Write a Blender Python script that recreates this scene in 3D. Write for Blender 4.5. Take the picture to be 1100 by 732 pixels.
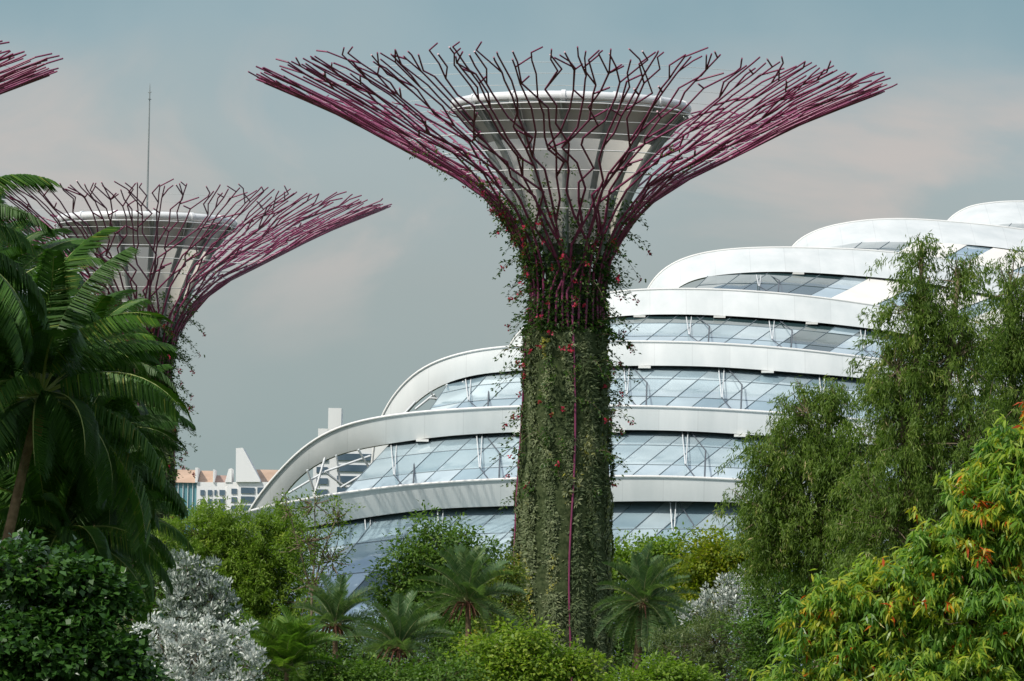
import bpy, math, random
import numpy as np
from mathutils import Vector, Matrix

# ------------------------------------------------------------------ clear
for o in list(bpy.data.objects):
    bpy.data.objects.remove(o, do_unlink=True)
scene = bpy.context.scene
COL = scene.collection
rnd = random.Random(7)
rng = np.random.default_rng(11)
R_ = math.radians

# ------------------------------------------------------------------ camera
F_PX, W_PX, H_PX = 5800.0, 1100.0, 732.0
EYE = Vector((0.0, 0.0, 5.0))
PITCH = math.atan((700 - 366) / F_PX)
ROLL = R_(1.1)
cam_data = bpy.data.cameras.new('camera')
cam = bpy.data.objects.new('camera', cam_data)
COL.objects.link(cam)
cam_data.sensor_width = 36.0
cam_data.lens = 36.0 * F_PX / W_PX
cam_data.clip_start = 0.5
cam_data.clip_end = 20000
CAM_R = Matrix.Rotation(math.pi / 2 + PITCH, 3, 'X') @ Matrix.Rotation(ROLL, 3, 'Z')
cam.matrix_world = Matrix.Translation(EYE) @ CAM_R.to_4x4()
scene.camera = cam

# ------------------------------------------------------------------ sky, sun, exposure
SUN_EL, SUN_AZ = R_(45), R_(230)      # azimuth measured clockwise from +Y (the view direction)
sun_dir = Vector((math.sin(SUN_AZ) * math.cos(SUN_EL), math.cos(SUN_AZ) * math.cos(SUN_EL), math.sin(SUN_EL)))
ld = bpy.data.lights.new('sun', 'SUN')
ld.energy = 3.6
ld.angle = R_(0.6)
ld.color = (1.0, 0.95, 0.87)
sun = bpy.data.objects.new('sun', ld)
COL.objects.link(sun)
sun.rotation_euler = sun_dir.to_track_quat('Z', 'Y').to_euler()
sun.location = (0, 0, 200)

scene.view_settings.view_transform = 'Standard'
scene.view_settings.look = 'None'
scene.view_settings.gamma = 1.0
scene.view_settings.use_curve_mapping = False
scene.view_settings.exposure = 0.0

world = bpy.data.worlds.new('World')
scene.world = world
world.use_nodes = True
nt = world.node_tree
nt.nodes.clear()
N = nt.nodes.new
L = nt.links.new
wo = N('ShaderNodeOutputWorld')
bg = N('ShaderNodeBackground')
bg.inputs['Strength'].default_value = 0.15
sky = N('ShaderNodeTexSky')
sky.sky_type = 'NISHITA'
sky.sun_disc = False
sky.sun_elevation = SUN_EL
sky.sun_rotation = SUN_AZ
sky.air_density = 1.3
sky.dust_density = 2.0
tc = N('ShaderNodeTexCoord')
sep = N('ShaderNodeSeparateXYZ')
L(tc.outputs['Generated'], sep.inputs[0])
# low cloud deck: colour by elevation
mr = N('ShaderNodeMapRange')
mr.inputs['From Min'].default_value = -0.005
mr.inputs['From Max'].default_value = 0.135
L(sep.outputs['Z'], mr.inputs['Value'])
nz0 = N('ShaderNodeTexNoise')
nz0.inputs['Scale'].default_value = 13
nz0.inputs['Detail'].default_value = 6
L(tc.outputs['Generated'], nz0.inputs['Vector'])
wob = N('ShaderNodeMath'); wob.operation = 'MULTIPLY_ADD'
L(nz0.outputs['Fac'], wob.inputs[0]); wob.inputs[1].default_value = 0.5; 
sub = N('ShaderNodeMath'); sub.operation = 'ADD'; sub.inputs[1].default_value = -0.25
L(mr.outputs[0], sub.inputs[0]); L(sub.outputs[0], wob.inputs[2])
ramp = N('ShaderNodeValToRGB')
cr = ramp.color_ramp
cr.elements[0].position = 0.0; cr.elements[0].color = (0.335, 0.415, 0.405, 1)
cr.elements[1].position = 1.0; cr.elements[1].color = (0.225, 0.365, 0.430, 1)
for p, c in ((0.30, (0.315, 0.395, 0.395)), (0.50, (0.365, 0.425, 0.425)), (0.70, (0.385, 0.460, 0.475)), (0.84, (0.315, 0.430, 0.475))):
    e = cr.elements.new(p); e.color = (*c, 1)
L(wob.outputs[0], ramp.inputs[0])
# soft warm cloud tops
mp = N('ShaderNodeMapping')
mp.inputs['Scale'].default_value = (1.0, 1.0, 1.5)
mp.inputs['Location'].default_value = (4.9, 0.3, 0.2)
L(tc.outputs['Generated'], mp.inputs['Vector'])
nz = N('ShaderNodeTexNoise')
nz.inputs['Scale'].default_value = 15
nz.inputs['Detail'].default_value = 7
nz.inputs['Roughness'].default_value = 0.5
nz.inputs['Distortion'].default_value = 0.5
L(mp.outputs[0], nz.inputs['Vector'])
cm = N('ShaderNodeMapRange'); cm.interpolation_type = 'SMOOTHSTEP'
cm.inputs['From Min'].default_value = 0.47
cm.inputs['From Max'].default_value = 0.63
L(nz.outputs['Fac'], cm.inputs['Value'])
band = N('ShaderNodeValToRGB')      # the warm clouds live in the middle of the low sky
bcr = band.color_ramp
bcr.elements[0].position = 0.40; bcr.elements[0].color = (0, 0, 0, 1)
bcr.elements[1].position = 0.86; bcr.elements[1].color = (0, 0, 0, 1)
e = bcr.elements.new(0.60); e.color = (1, 1, 1, 1)
e = bcr.elements.new(0.74); e.color = (1, 1, 1, 1)
L(mr.outputs[0], band.inputs[0])
mm = N('ShaderNodeMath'); mm.operation = 'MULTIPLY'
L(cm.outputs[0], mm.inputs[0]); L(band.outputs[0], mm.inputs[1])
mm2 = N('ShaderNodeMath'); mm2.operation = 'MULTIPLY'; mm2.inputs[1].default_value = 0.75
L(mm.outputs[0], mm2.inputs[0])
mixc = N('ShaderNodeMixRGB')
mixc.inputs['Color2'].default_value = (0.590, 0.530, 0.500, 1)
L(mm2.outputs[0], mixc.inputs['Fac']); L(ramp.outputs[0], mixc.inputs['Color1'])
boost = N('ShaderNodeVectorMath'); boost.operation = 'SCALE'
boost.inputs['Scale'].default_value = 1 / 0.15     # cloud colours are given for strength 1
L(mixc.outputs[0], boost.inputs[0])
up = N('ShaderNodeMapRange'); up.interpolation_type = 'SMOOTHSTEP'
up.inputs['From Min'].default_value = 0.14
up.inputs['From Max'].default_value = 0.42
L(sep.outputs['Z'], up.inputs['Value'])
nzh = N('ShaderNodeTexNoise')  # overhead cloud out of view, added to lift the ambient fill
nzh.inputs['Scale'].default_value = 2.6; nzh.inputs['Detail'].default_value = 5
L(tc.outputs['Generated'], nzh.inputs['Vector'])
hc = N('ShaderNodeMapRange'); hc.interpolation_type = 'SMOOTHSTEP'
hc.inputs['From Min'].default_value = 0.36; hc.inputs['From Max'].default_value = 0.62
hc.inputs['To Max'].default_value = 0.85
L(nzh.outputs['Fac'], hc.inputs['Value'])
hmix = N('ShaderNodeMixRGB')
hmix.inputs['Color2'].default_value = (0.80 / .15, 0.83 / .15, 0.84 / .15, 1)
L(hc.outputs[0], hmix.inputs['Fac']); L(sky.outputs[0], hmix.inputs['Color1'])
mixs = N('ShaderNodeMixRGB')
L(up.outputs[0], mixs.inputs['Fac']); L(boost.outputs[0], mixs.inputs['Color1']); L(hmix.outputs[0], mixs.inputs['Color2'])
L(mixs.outputs[0], bg.inputs['Color'])
L(bg.outputs[0], wo.inputs['Surface'])

# ------------------------------------------------------------------ helpers
def W(px, py, D):
    """world point at ground distance D seen at photo pixel (px, py): used to survey where things stand"""
    d = CAM_R @ Vector(((px - W_PX / 2) / F_PX, (H_PX / 2 - py) / F_PX, -1.0))
    return EYE + d * (D / d.y)

def S(D):
    return D / F_PX

def tag(o, label=None, cat=None, group=None, kind=None):
    if label: o['label'] = label
    if cat: o['category'] = cat
    if group: o['group'] = group
    if kind: o['kind'] = kind
    return o

def empty(name, loc=(0, 0, 0), rz=0.0, label=None, cat=None, group=None):
    o = bpy.data.objects.new(name, None)
    o.empty_display_size = 0.5
    o.location = loc
    o.rotation_euler = (0, 0, rz)
    COL.objects.link(o)
    return tag(o, label, cat, group)

def link_mesh(name, me, parent=None):
    o = bpy.data.objects.new(name, me)
    COL.objects.link(o)
    if parent is not None:
        o.parent = parent
    return o

class MB:
    """collects boxes, tubes and sheets, then links them as ONE mesh object"""
    def __init__(self):
        self.v = []; self.f = []; self.sm = []; self.tint = []
    def add(self, vs, fs, smooth=False, tint=None):
        b = len(self.v)
        self.v.extend([tuple(p) for p in vs])
        for q in fs:
            self.f.append(tuple(i + b for i in q))
            self.sm.append(smooth)
            self.tint.append(rnd.random() if tint is None else tint)
    def box(self, lo, hi):
        x0, y0, z0 = lo; x1, y1, z1 = hi
        self.add([(x0, y0, z0), (x1, y0, z0), (x1, y1, z0), (x0, y1, z0), (x0, y0, z1), (x1, y0, z1), (x1, y1, z1), (x0, y1, z1)],
                 [(0, 3, 2, 1), (4, 5, 6, 7), (0, 1, 5, 4), (1, 2, 6, 5), (2, 3, 7, 6), (3, 0, 4, 7)])
    def prism(self, poly, y0, y1):
        """polygon in x,z, extruded in y"""
        n = len(poly)
        vs = [(x, y0, z) for x, z in poly] + [(x, y1, z) for x, z in poly]
        fs = [tuple(range(n)), tuple(range(2 * n - 1, n - 1, -1))]
        fs += [(i, i + n, (i + 1) % n + n, (i + 1) % n) for i in range(n)]
        self.add(vs, fs)
    def tube(self, pts, rad, sides=6, closed=False, cap=True):
        pts = [Vector(p) for p in pts]
        n = len(pts)
        if not hasattr(rad, '__len__'):
            rad = [rad] * n
        vs = []
        ref = None
        for i, p in enumerate(pts):
            if closed:
                t = pts[(i + 1) % n] - pts[i - 1]
            else:
                t = pts[min(i + 1, n - 1)] - pts[max(i - 1, 0)]
            if t.length < 1e-9: t = Vector((0, 0, 1))
            t.normalize()
            if ref is None:
                ref = Vector((0, 0, 1)) if abs(t.z) < 0.9 else Vector((1, 0, 0))
            a = (ref - t * ref.dot(t))
            if a.length < 1e-6: a = t.orthogonal()
            a.normalize(); ref = a
            b = t.cross(a)
            for k in range(sides):
                q = 2 * math.pi * k / sides
                vs.append(p + (a * math.cos(q) + b * math.sin(q)) * rad[i])
        fs = []
        for i in range(n if closed else n - 1):
            j = (i + 1) % n
            for k in range(sides):
                k2 = (k + 1) % sides
                fs.append((i * sides + k, i * sides + k2, j * sides + k2, j * sides + k))
        self.add(vs, fs, True)
        if cap and not closed:
            self.add([vs[k] for k in range(sides)], [tuple(range(sides - 1, -1, -1))])
            self.add([vs[(n - 1) * sides + k] for k in range(sides)], [tuple(range(sides))])
    def lathe(self, prof, seg=48):
        vs = []; fs = []
        for r, z in prof:
            for k in range(seg):
                a = 2 * math.pi * k / seg
                vs.append((r * math.cos(a), r * math.sin(a), z))
        for i in range(len(prof) - 1):
            for k in range(seg):
                k2 = (k + 1) % seg
                fs.append((i * seg + k, i * seg + k2, (i + 1) * seg + k2, (i + 1) * seg + k))
        self.add(vs, fs, True)
    def build(self, name, m, parent=None):
        me = bpy.data.meshes.new(name)
        me.from_pydata(self.v, [], self.f)
        me.polygons.foreach_set('use_smooth', self.sm)
        at = me.attributes.new('tint', 'FLOAT', 'FACE')
        at.data.foreach_set('value', self.tint)
        me.materials.append(m)
        me.update()
        return link_mesh(name, me, parent)

def quads_mesh(name, V, tint, m):
    """V: (n,4,3) leaf quads"""
    n = len(V)
    me = bpy.data.meshes.new(name)
    me.vertices.add(n * 4)
    me.vertices.foreach_set('co', V.reshape(-1).astype(np.float32))
    me.loops.add(n * 4)
    me.loops.foreach_set('vertex_index', np.arange(n * 4, dtype=np.int32))
    me.polygons.add(n)
    me.polygons.foreach_set('loop_start', np.arange(0, n * 4, 4, dtype=np.int32))
    try:
        me.polygons.foreach_set('loop_total', np.full(n, 4, dtype=np.int32))
    except Exception:
        pass
    at = me.attributes.new('tint', 'FLOAT', 'FACE')
    at.data.foreach_set('value', tint.astype(np.float32))
    me.materials.append(m)
    me.update(calc_edges=True)
    return me

def norm(a):
    return a / np.maximum(np.linalg.norm(a, axis=-1, keepdims=True), 1e-9)

def leaf_quads(P, d, nrm, length, width, bend=0.15, mid=0.45):
    """kite leaves: P base (n,3), d long axis, nrm rough normal, length/width (n,)"""
    d = norm(d)
    s = norm(np.cross(d, nrm))
    nn = np.cross(s, d)
    l = np.asarray(length).reshape(-1, 1); w = np.asarray(width).reshape(-1, 1)
    V = np.empty((len(P), 4, 3))
    V[:, 0] = P
    V[:, 1] = P + d * l * mid + s * w * 0.5 + nn * l * bend * 0.4
    V[:, 2] = P + d * l - nn * l * bend
    V[:, 3] = P + d * l * mid - s * w * 0.5 + nn * l * bend * 0.4
    return V

# ------------------------------------------------------------------ materials
def new_mat(name):
    m = bpy.data.materials.new(name)
    m.use_nodes = True
    t = m.node_tree
    return m, t, t.nodes['Principled BSDF']

def mat_surface(name, c0, c1, scale=1.0, rough=0.5, metal=0.0, spec=0.5, detail=4, bump=0.0, streak=False):
    m, t, b = new_mat(name)
    tcx = t.nodes.new('ShaderNodeTexCoord')
    mpx = t.nodes.new('ShaderNodeMapping')
    if streak: mpx.inputs['Scale'].default_value = (1, 1, 0.12)
    n = t.nodes.new('ShaderNodeTexNoise')
    n.inputs['Scale'].default_value = scale
    n.inputs['Detail'].default_value = detail
    n.inputs['Roughness'].default_value = 0.6
    r = t.nodes.new('ShaderNodeValToRGB')
    r.color_ramp.elements[0].position = 0.32; r.color_ramp.elements[0].color = (*c0, 1)
    r.color_ramp.elements[1].position = 0.68; r.color_ramp.elements[1].color = (*c1, 1)
    t.links.new(tcx.outputs['Object'], mpx.inputs[0])
    t.links.new(mpx.outputs[0], n.inputs['Vector'])
    t.links.new(n.outputs['Fac'], r.inputs[0])
    t.links.new(r.outputs[0], b.inputs['Base Color'])
    b.inputs['Roughness'].default_value = rough
    b.inputs['Metallic'].default_value = metal
    b.inputs['Specular IOR Level'].default_value = spec
    if bump:
        bp = t.nodes.new('ShaderNodeBump'); bp.inputs['Strength'].default_value = bump
        t.links.new(n.outputs['Fac'], bp.inputs['Height'])
        t.links.new(bp.outputs[0], b.inputs['Normal'])
    return m

def mat_leaf(name, stops, rough=0.5, transl=0.3, spec=0.35, tcol=(1.3, 1.5, 0.6), gain=1.0):
    """leaf colours by a per-leaf random number"""
    stops = [(p, tuple(v * gain for v in c)) for p, c in stops]
    m, t, b = new_mat(name)
    a = t.nodes.new('ShaderNodeAttribute'); a.attribute_name = 'tint'
    r = t.nodes.new('ShaderNodeValToRGB')
    els = r.color_ramp.elements
    els[0].position = stops[0][0]; els[0].color = (*stops[0][1], 1)
    els[1].position = stops[-1][0]; els[1].color = (*stops[-1][1], 1)
    for p, c in stops[1:-1]:
        e = els.new(p); e.color = (*c, 1)
    t.links.new(a.outputs['Fac'], r.inputs[0])
    t.links.new(r.outputs[0], b.inputs['Base Color'])
    b.inputs['Roughness'].default_value = rough
    b.inputs['Specular IOR Level'].default_value = spec
    tr = t.nodes.new('ShaderNodeBsdfTranslucent')
    mu = t.nodes.new('ShaderNodeMixRGB'); mu.blend_type = 'MULTIPLY'; mu.inputs[0].default_value = 1
    mu.inputs[2].default_value = (*tcol, 1)
    t.links.new(r.outputs[0], mu.inputs[1]); t.links.new(mu.outputs[0], tr.inputs[0])
    mx = t.nodes.new('ShaderNodeMixShader'); mx.inputs[0].default_value = transl
    t.links.new(b.outputs[0], mx.inputs[1]); t.links.new(tr.outputs[0], mx.inputs[2])
    t.links.new(mx.outputs[0], t.nodes['Material Output'].inputs['Surface'])
    return m

M = {}
M['plum'] = mat_surface('plum_painted_steel', (0.16, 0.026, 0.075), (0.25, 0.045, 0.115), 1.5, 0.38, 0.0, 0.5)
M['steel'] = mat_surface('galvanised_steel', (0.22, 0.25, 0.25), (0.32, 0.35, 0.35), 3, 0.45, 0.3)
M['cable'] = mat_surface('pale_cable', (0.55, 0.57, 0.57), (0.7, 0.7, 0.7), 3, 0.5)
M['white_metal'] = mat_surface('white_metal', (0.66, 0.68, 0.69), (0.78, 0.79, 0.79), 0.7, 0.35, streak=True)
M['membrane'] = mat_surface('funnel_membrane', (0.44, 0.43, 0.41), (0.56, 0.55, 0.52), 0.8, 0.6, streak=True)
_t = M['membrane'].node_tree
_tr = _t.nodes.new('ShaderNodeBsdfTranslucent'); _tr.inputs[0].default_value = (.86, .82, .72, 1)
_mx = _t.nodes.new('ShaderNodeMixShader'); _mx.inputs[0].default_value = .55
_t.links.new(_t.nodes['Principled BSDF'].outputs[0], _mx.inputs[1]); _t.links.new(_tr.outputs[0], _mx.inputs[2])
_t.links.new(_mx.outputs[0], _t.nodes['Material Output'].inputs['Surface'])
M['rim_shade'] = mat_surface('funnel_rim_shade_grey', (0.50, 0.49, 0.475), (0.58, 0.57, 0.55), 0.8, 0.7, streak=True)  # shade under the funnel rim, put into the colour
M['core'] = mat_surface('trunk_concrete', (0.10, 0.11, 0.09), (0.2, 0.2, 0.17), 2, 0.9)
M['soil'] = mat_surface('planting_felt', (0.020, 0.034, 0.012), (0.075, 0.095, 0.042), 7, 0.95, spec=0.1)
M['rib'] = mat_surface('white_arch_paint', (0.55, 0.59, 0.59), (0.69, 0.715, 0.71), 0.5, 0.45, streak=True, detail=8)
_t = M['rib'].node_tree; _b = _t.nodes['Principled BSDF']
_tc = _t.nodes.new('ShaderNodeTexCoord'); _sx = _t.nodes.new('ShaderNodeSeparateXYZ'); _t.links.new(_tc.outputs['Object'], _sx.inputs[0])
_d = _t.nodes.new('ShaderNodeMath'); _d.operation = 'DIVIDE'; _d.inputs[1].default_value = 2.35; _t.links.new(_sx.outputs['X'], _d.inputs[0])
_f = _t.nodes.new('ShaderNodeMath'); _f.operation = 'FRACT'; _t.links.new(_d.outputs[0], _f.inputs[0])
_l = _t.nodes.new('ShaderNodeMath'); _l.operation = 'LESS_THAN'; _l.inputs[1].default_value = 0.022; _t.links.new(_f.outputs[0], _l.inputs[0])
_fl = _t.nodes.new('ShaderNodeMath'); _fl.operation = 'FLOOR'; _t.links.new(_d.outputs[0], _fl.inputs[0])
_wn = _t.nodes.new('ShaderNodeTexWhiteNoise'); _wn.noise_dimensions = '1D'; _t.links.new(_fl.outputs[0], _wn.inputs['W'])
_pm = _t.nodes.new('ShaderNodeMapRange'); _pm.inputs['To Min'].default_value = .965; _pm.inputs['To Max'].default_value = 1.02; _t.links.new(_wn.outputs['Value'], _pm.inputs['Value'])
_sub = _t.nodes.new('ShaderNodeMath'); _sub.operation = 'MULTIPLY_ADD'; _sub.inputs[1].default_value = -.10; _t.links.new(_l.outputs[0], _sub.inputs[0]); _t.links.new(_pm.outputs[0], _sub.inputs[2])
_old = _b.inputs['Base Color'].links[0].from_socket
_vm = _t.nodes.new('ShaderNodeVectorMath'); _vm.operation = 'SCALE'; _t.links.new(_old, _vm.inputs[0]); _t.links.new(_sub.outputs[0], _vm.inputs['Scale'])
_t.links.new(_vm.outputs[0], _b.inputs['Base Color'])
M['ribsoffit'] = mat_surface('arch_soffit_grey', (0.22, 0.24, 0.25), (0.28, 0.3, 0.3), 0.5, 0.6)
M['ribcap'] = mat_surface('arch_cap_trim', (0.74, 0.74, 0.72), (0.8, 0.8, 0.78), 1, 0.4)
M['bars'] = mat_surface('glazing_bar_grey', (0.16, 0.20, 0.22), (0.22, 0.26, 0.28), 1, 0.5)
M['shade'] = mat_surface('cream_blind', (0.72, 0.70, 0.65), (0.80, 0.78, 0.73), 0.5, 0.8)
M['strut'] = mat_surface('strut_white', (0.6, 0.63, 0.64), (0.72, 0.74, 0.74), 1, 0.4)
M['darkstrut'] = mat_surface('strut_dark', (0.06, 0.075, 0.09), (0.09, 0.1, 0.12), 1, 0.5)
M['bwhite'] = mat_surface('white_render', (0.74, 0.75, 0.75), (0.82, 0.83, 0.83), 0.15, 0.8, streak=True)
M['broof'] = mat_surface('terracotta_roof', (0.40, 0.28, 0.20), (0.52, 0.37, 0.27), 0.3, 0.8)  # terracotta paled, distance haze put into the colour
M['broofd'] = mat_surface('brown_roof', (0.30, 0.20, 0.17), (0.38, 0.26, 0.21), 0.12, 0.8)
M['bglass'] = mat_surface('blue_window', (0.06, 0.10, 0.14), (0.11, 0.16, 0.21), 0.2, 0.15)
M['bteal'] = mat_surface('teal_curtain_wall', (0.08, 0.22, 0.27), (0.14, 0.30, 0.34), 0.2, 0.15)
M['bark'] = mat_surface('bark', (0.07, 0.05, 0.035), (0.17, 0.13, 0.09), 3, 0.9, spec=0.2, bump=0.3)
M['palebark'] = mat_surface('pale_bark', (0.16, 0.12, 0.08), (0.30, 0.24, 0.17), 3, 0.9, spec=0.2, bump=0.3)
M['palmtrunk'] = mat_surface('palm_trunk', (0.13, 0.085, 0.05), (0.26, 0.18, 0.11), 6, 0.85, spec=0.2, bump=0.4)
M['crownshaft'] = mat_surface('palm_crownshaft', (0.28, 0.13, 0.05), (0.36, 0.2, 0.07), 3, 0.5)
M['ground'] = mat_surface('lawn_ground', (0.03, 0.05, 0.015), (0.07, 0.09, 0.03), 0.4, 0.95, spec=0.1)
M['lamp'] = mat_surface('white_light_box', (0.78, 0.78, 0.74), (0.82, 0.8, 0.76), 1, 0.4)
M['red'] = mat_leaf('red_blossom', [(0, (0.35, 0.015, 0.03)), (1, (0.6, 0.05, 0.12))], transl=0.3, tcol=(1.2, 0.8, 0.8))

def mat_glass(name):
    """coated glazing: mirror-like over a tinted blue body, each pane a little different"""
    m, t, b = new_mat(name)
    a = t.nodes.new('ShaderNodeAttribute'); a.attribute_name = 'tint'
    r = t.nodes.new('ShaderNodeValToRGB')
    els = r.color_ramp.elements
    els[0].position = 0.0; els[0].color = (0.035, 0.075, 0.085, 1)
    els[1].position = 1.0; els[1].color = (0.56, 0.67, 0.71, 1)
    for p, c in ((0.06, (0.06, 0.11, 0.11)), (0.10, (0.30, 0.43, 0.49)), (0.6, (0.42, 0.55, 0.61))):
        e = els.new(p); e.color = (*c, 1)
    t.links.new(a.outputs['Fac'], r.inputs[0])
    tcx = t.nodes.new('ShaderNodeTexCoord')
    n = t.nodes.new('ShaderNodeTexNoise'); n.inputs['Scale'].default_value = 0.22; n.inputs['Detail'].default_value = 3
    t.links.new(tcx.outputs['Object'], n.inputs['Vector'])
    mx = t.nodes.new('ShaderNodeMixRGB'); mx.blend_type = 'MULTIPLY'; mx.inputs[0].default_value = 0.7
    rr = t.nodes.new('ShaderNodeValToRGB')
    rr.color_ramp.elements[0].position = 0.35; rr.color_ramp.elements[0].color = (0.62, 0.66, 0.68, 1)
    rr.color_ramp.elements[1].position = 0.65; rr.color_ramp.elements[1].color = (1.12, 1.1, 1.08, 1)
    t.links.new(n.outputs['Fac'], rr.inputs[0])
    t.links.new(r.outputs[0], mx.inputs[1]); t.links.new(rr.outputs[0], mx.inputs[2])
    t.links.new(mx.outputs[0], b.inputs['Base Color'])
    b.inputs['Metallic'].default_value = 0.25
    b.inputs['Roughness'].default_value = 0.07
    b.inputs['Specular IOR Level'].default_value = 0.8
    return m
M['glass'] = mat_glass('dome_glazing')

# leaf materials
ML = {
 'dark':   mat_leaf('leaf_dark_green', [(0, (0.014, 0.045, 0.010)), (0.7, (0.036, 0.095, 0.018)), (1, (0.075, 0.16, 0.03))], 0.34, 0.25, gain=1.1),
 'mid':    mat_leaf('leaf_mid_green', [(0, (0.034, 0.075, 0.012)), (0.7, (0.075, 0.140, 0.022)), (1, (0.13, 0.19, 0.03))], .5, .35, gain=1.45),
 'bright': mat_leaf('leaf_bright_green', [(0, (0.060, 0.115, 0.012)), (0.7, (0.125, 0.20, 0.020)), (1, (0.21, 0.26, 0.03))], .5, .4, gain=1.4),
 'yellow': mat_leaf('leaf_yellow_green', [(0, (0.075, 0.125, 0.010)), (0.6, (0.17, 0.22, 0.014)), (1, (0.34, 0.32, 0.02))], .5, .4, gain=1.3),
 'flecked': mat_leaf('leaf_orange_flecked', [(0, (0.045, 0.085, 0.012)), (0.7, (0.11, 0.15, 0.02)), (0.9, (0.25, 0.22, 0.03)), (1, (0.42, 0.14, 0.03))], .5, .35, gain=1.35),
 'fluffy': mat_leaf('leaf_bamboo_green', [(0, (0.075, 0.135, 0.018)), (0.7, (0.16, 0.245, 0.032)), (1, (0.27, 0.32, 0.06))], .5, .42, gain=1.3),
 'olive':  mat_leaf('leaf_grey_olive', [(0, (0.055, 0.080, 0.030)), (0.7, (0.105, 0.140, 0.05)), (1, (0.19, 0.21, 0.09))], gain=1.3),
 'willow': mat_leaf('leaf_willow_green', [(0, (0.038, 0.070, 0.011)), (0.6, (0.090, 0.143, 0.024)), (0.88, (0.155, 0.20, 0.042)), (1, (0.34, 0.28, 0.15))], .5, .4, .25, gain=1.5),
 'silver': mat_leaf('leaf_silver', [(0, (0.12, 0.17, 0.11)), (0.3, (0.36, 0.42, 0.36)), (0.6, (0.66, 0.70, 0.65)), (1, (0.82, 0.84, 0.79))], 0.6, 0.25, tcol=(1, 1, 1)),
 'lance':  mat_leaf('leaf_lance', [(0, (0.060, 0.15, 0.02)), (0.40, (0.14, 0.26, 0.035)), (0.70, (0.28, 0.36, 0.04)), (0.93, (0.44, 0.38, 0.03)), (0.99, (0.55, 0.25, 0.02)), (1, (0.5, 0.08, 0.02))], 0.35, 0.42, .3, gain=1.15),
 'palm':   mat_leaf('palm_frond_dark', [(0, (0.017, 0.048, 0.008)), (0.8, (0.042, 0.108, 0.014)), (0.97, (0.095, 0.17, 0.022)), (1, (0.16, 0.17, 0.03))], 0.45, 0.25, 0.25, gain=1.35),
 'palmblue': mat_leaf('palm_frond_grey_green', [(0, (0.040, 0.085, 0.036)), (0.7, (0.085, 0.150, 0.060)), (1, (0.19, 0.24, 0.10))], 0.45, 0.3, .3, gain=1.25),
 'palmgreen': mat_leaf('palm_frond_fresh', [(0, (0.05, 0.11, 0.018)), (0.7, (0.10, 0.19, 0.03)), (1, (0.2, 0.27, 0.06))], 0.4, 0.35, gain=1.15),
 'wall':   mat_leaf('wall_planting', [(0, (0.045, 0.075, 0.030)), (0.35, (0.11, 0.145, 0.065)), (0.7, (0.19, 0.225, 0.120)), (0.94, (0.27, 0.29, 0.15)), (1, (0.38, 0.36, 0.06))], 0.6, 0.25, .2, gain=1.08),
 'vine':   mat_leaf('vine_leaf', [(0, (0.020, 0.055, 0.012)), (0.7, (0.052, 0.110, 0.020)), (1, (0.14, 0.20, 0.03))], 0.45, 0.35, gain=1.1),
}

# ------------------------------------------------------------------ ground
g = MB()
nx = 60
xs = np.linspace(-1, 1, nx)
xs = np.sign(xs) * np.abs(xs) ** 2.2 * 6000
ys = -400 + (np.linspace(0, 1, nx) ** 2.4) * 9000
vs = [(x, y, 0.0) for y in ys for x in xs]
fs = [(j * nx + i, j * nx + i + 1, (j + 1) * nx + i + 1, (j + 1) * nx + i) for j in range(nx - 1) for i in range(nx - 1)]
g.add(vs, fs)
ground = g.build('ground', M['ground'])
tag(ground, kind='structure')

# ------------------------------------------------------------------ tree-shaped steel towers
D0 = 240.0
s0 = S(D0)
def zpx(y): return 5 + (700 - y) * s0
PROF = [(58, 821), (56, 730), (52, 550), (47, 450), (45, 356), (39, 344), (40, 300), (46, 276), (60, 251), (76, 227), (106, 199), (155, 174), (203, 149), (250, 124), (297, 104), (343, 85)]
PR = np.array([p[0] * s0 for p in PROF]); PZ = np.array([zpx(p[1]) for p in PROF])
PZ[0] = 0.0
ARC = np.concatenate([[0], np.cumsum(np.hypot(np.diff(PR), np.diff(PZ)))])
def prof(t): return float(np.interp(t, ARC, PR)), float(np.interp(t, ARC, PZ))
T_NECK = float(ARC[6])
T_LEDGE = float(ARC[4])
T_RIM = float(ARC[-1])
# smooth the flare
_tt = np.linspace(0, T_RIM, 400)
_r = np.interp(_tt, ARC, PR); _z = np.interp(_tt, ARC, PZ)
for _ in range(14):
    _r[1:-1] = (_r[:-2] + 2 * _r[1:-1] + _r[2:]) / 4; _z[1:-1] = (_z[:-2] + 2 * _z[1:-1] + _z[2:]) / 4
_g = 2.5 / math.hypot(_r[-1] - _r[-20], _z[-1] - _z[-20])      # the flare runs on past the nominal rim
_tt = np.append(_tt, T_RIM + 2.5); _r = np.append(_r, _r[-1] + _g * (_r[-1] - _r[-20])); _z = np.append(_z, _z[-1] + _g * (_z[-1] - _z[-20]))
def prof(t): return float(np.interp(t, _tt, _r)), float(np.interp(t, _tt, _z))
def pol(th, t, off=0.0):
    r, z = prof(t)
    r += off
    return Vector((r * math.cos(th), r * math.sin(th), z))

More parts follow.
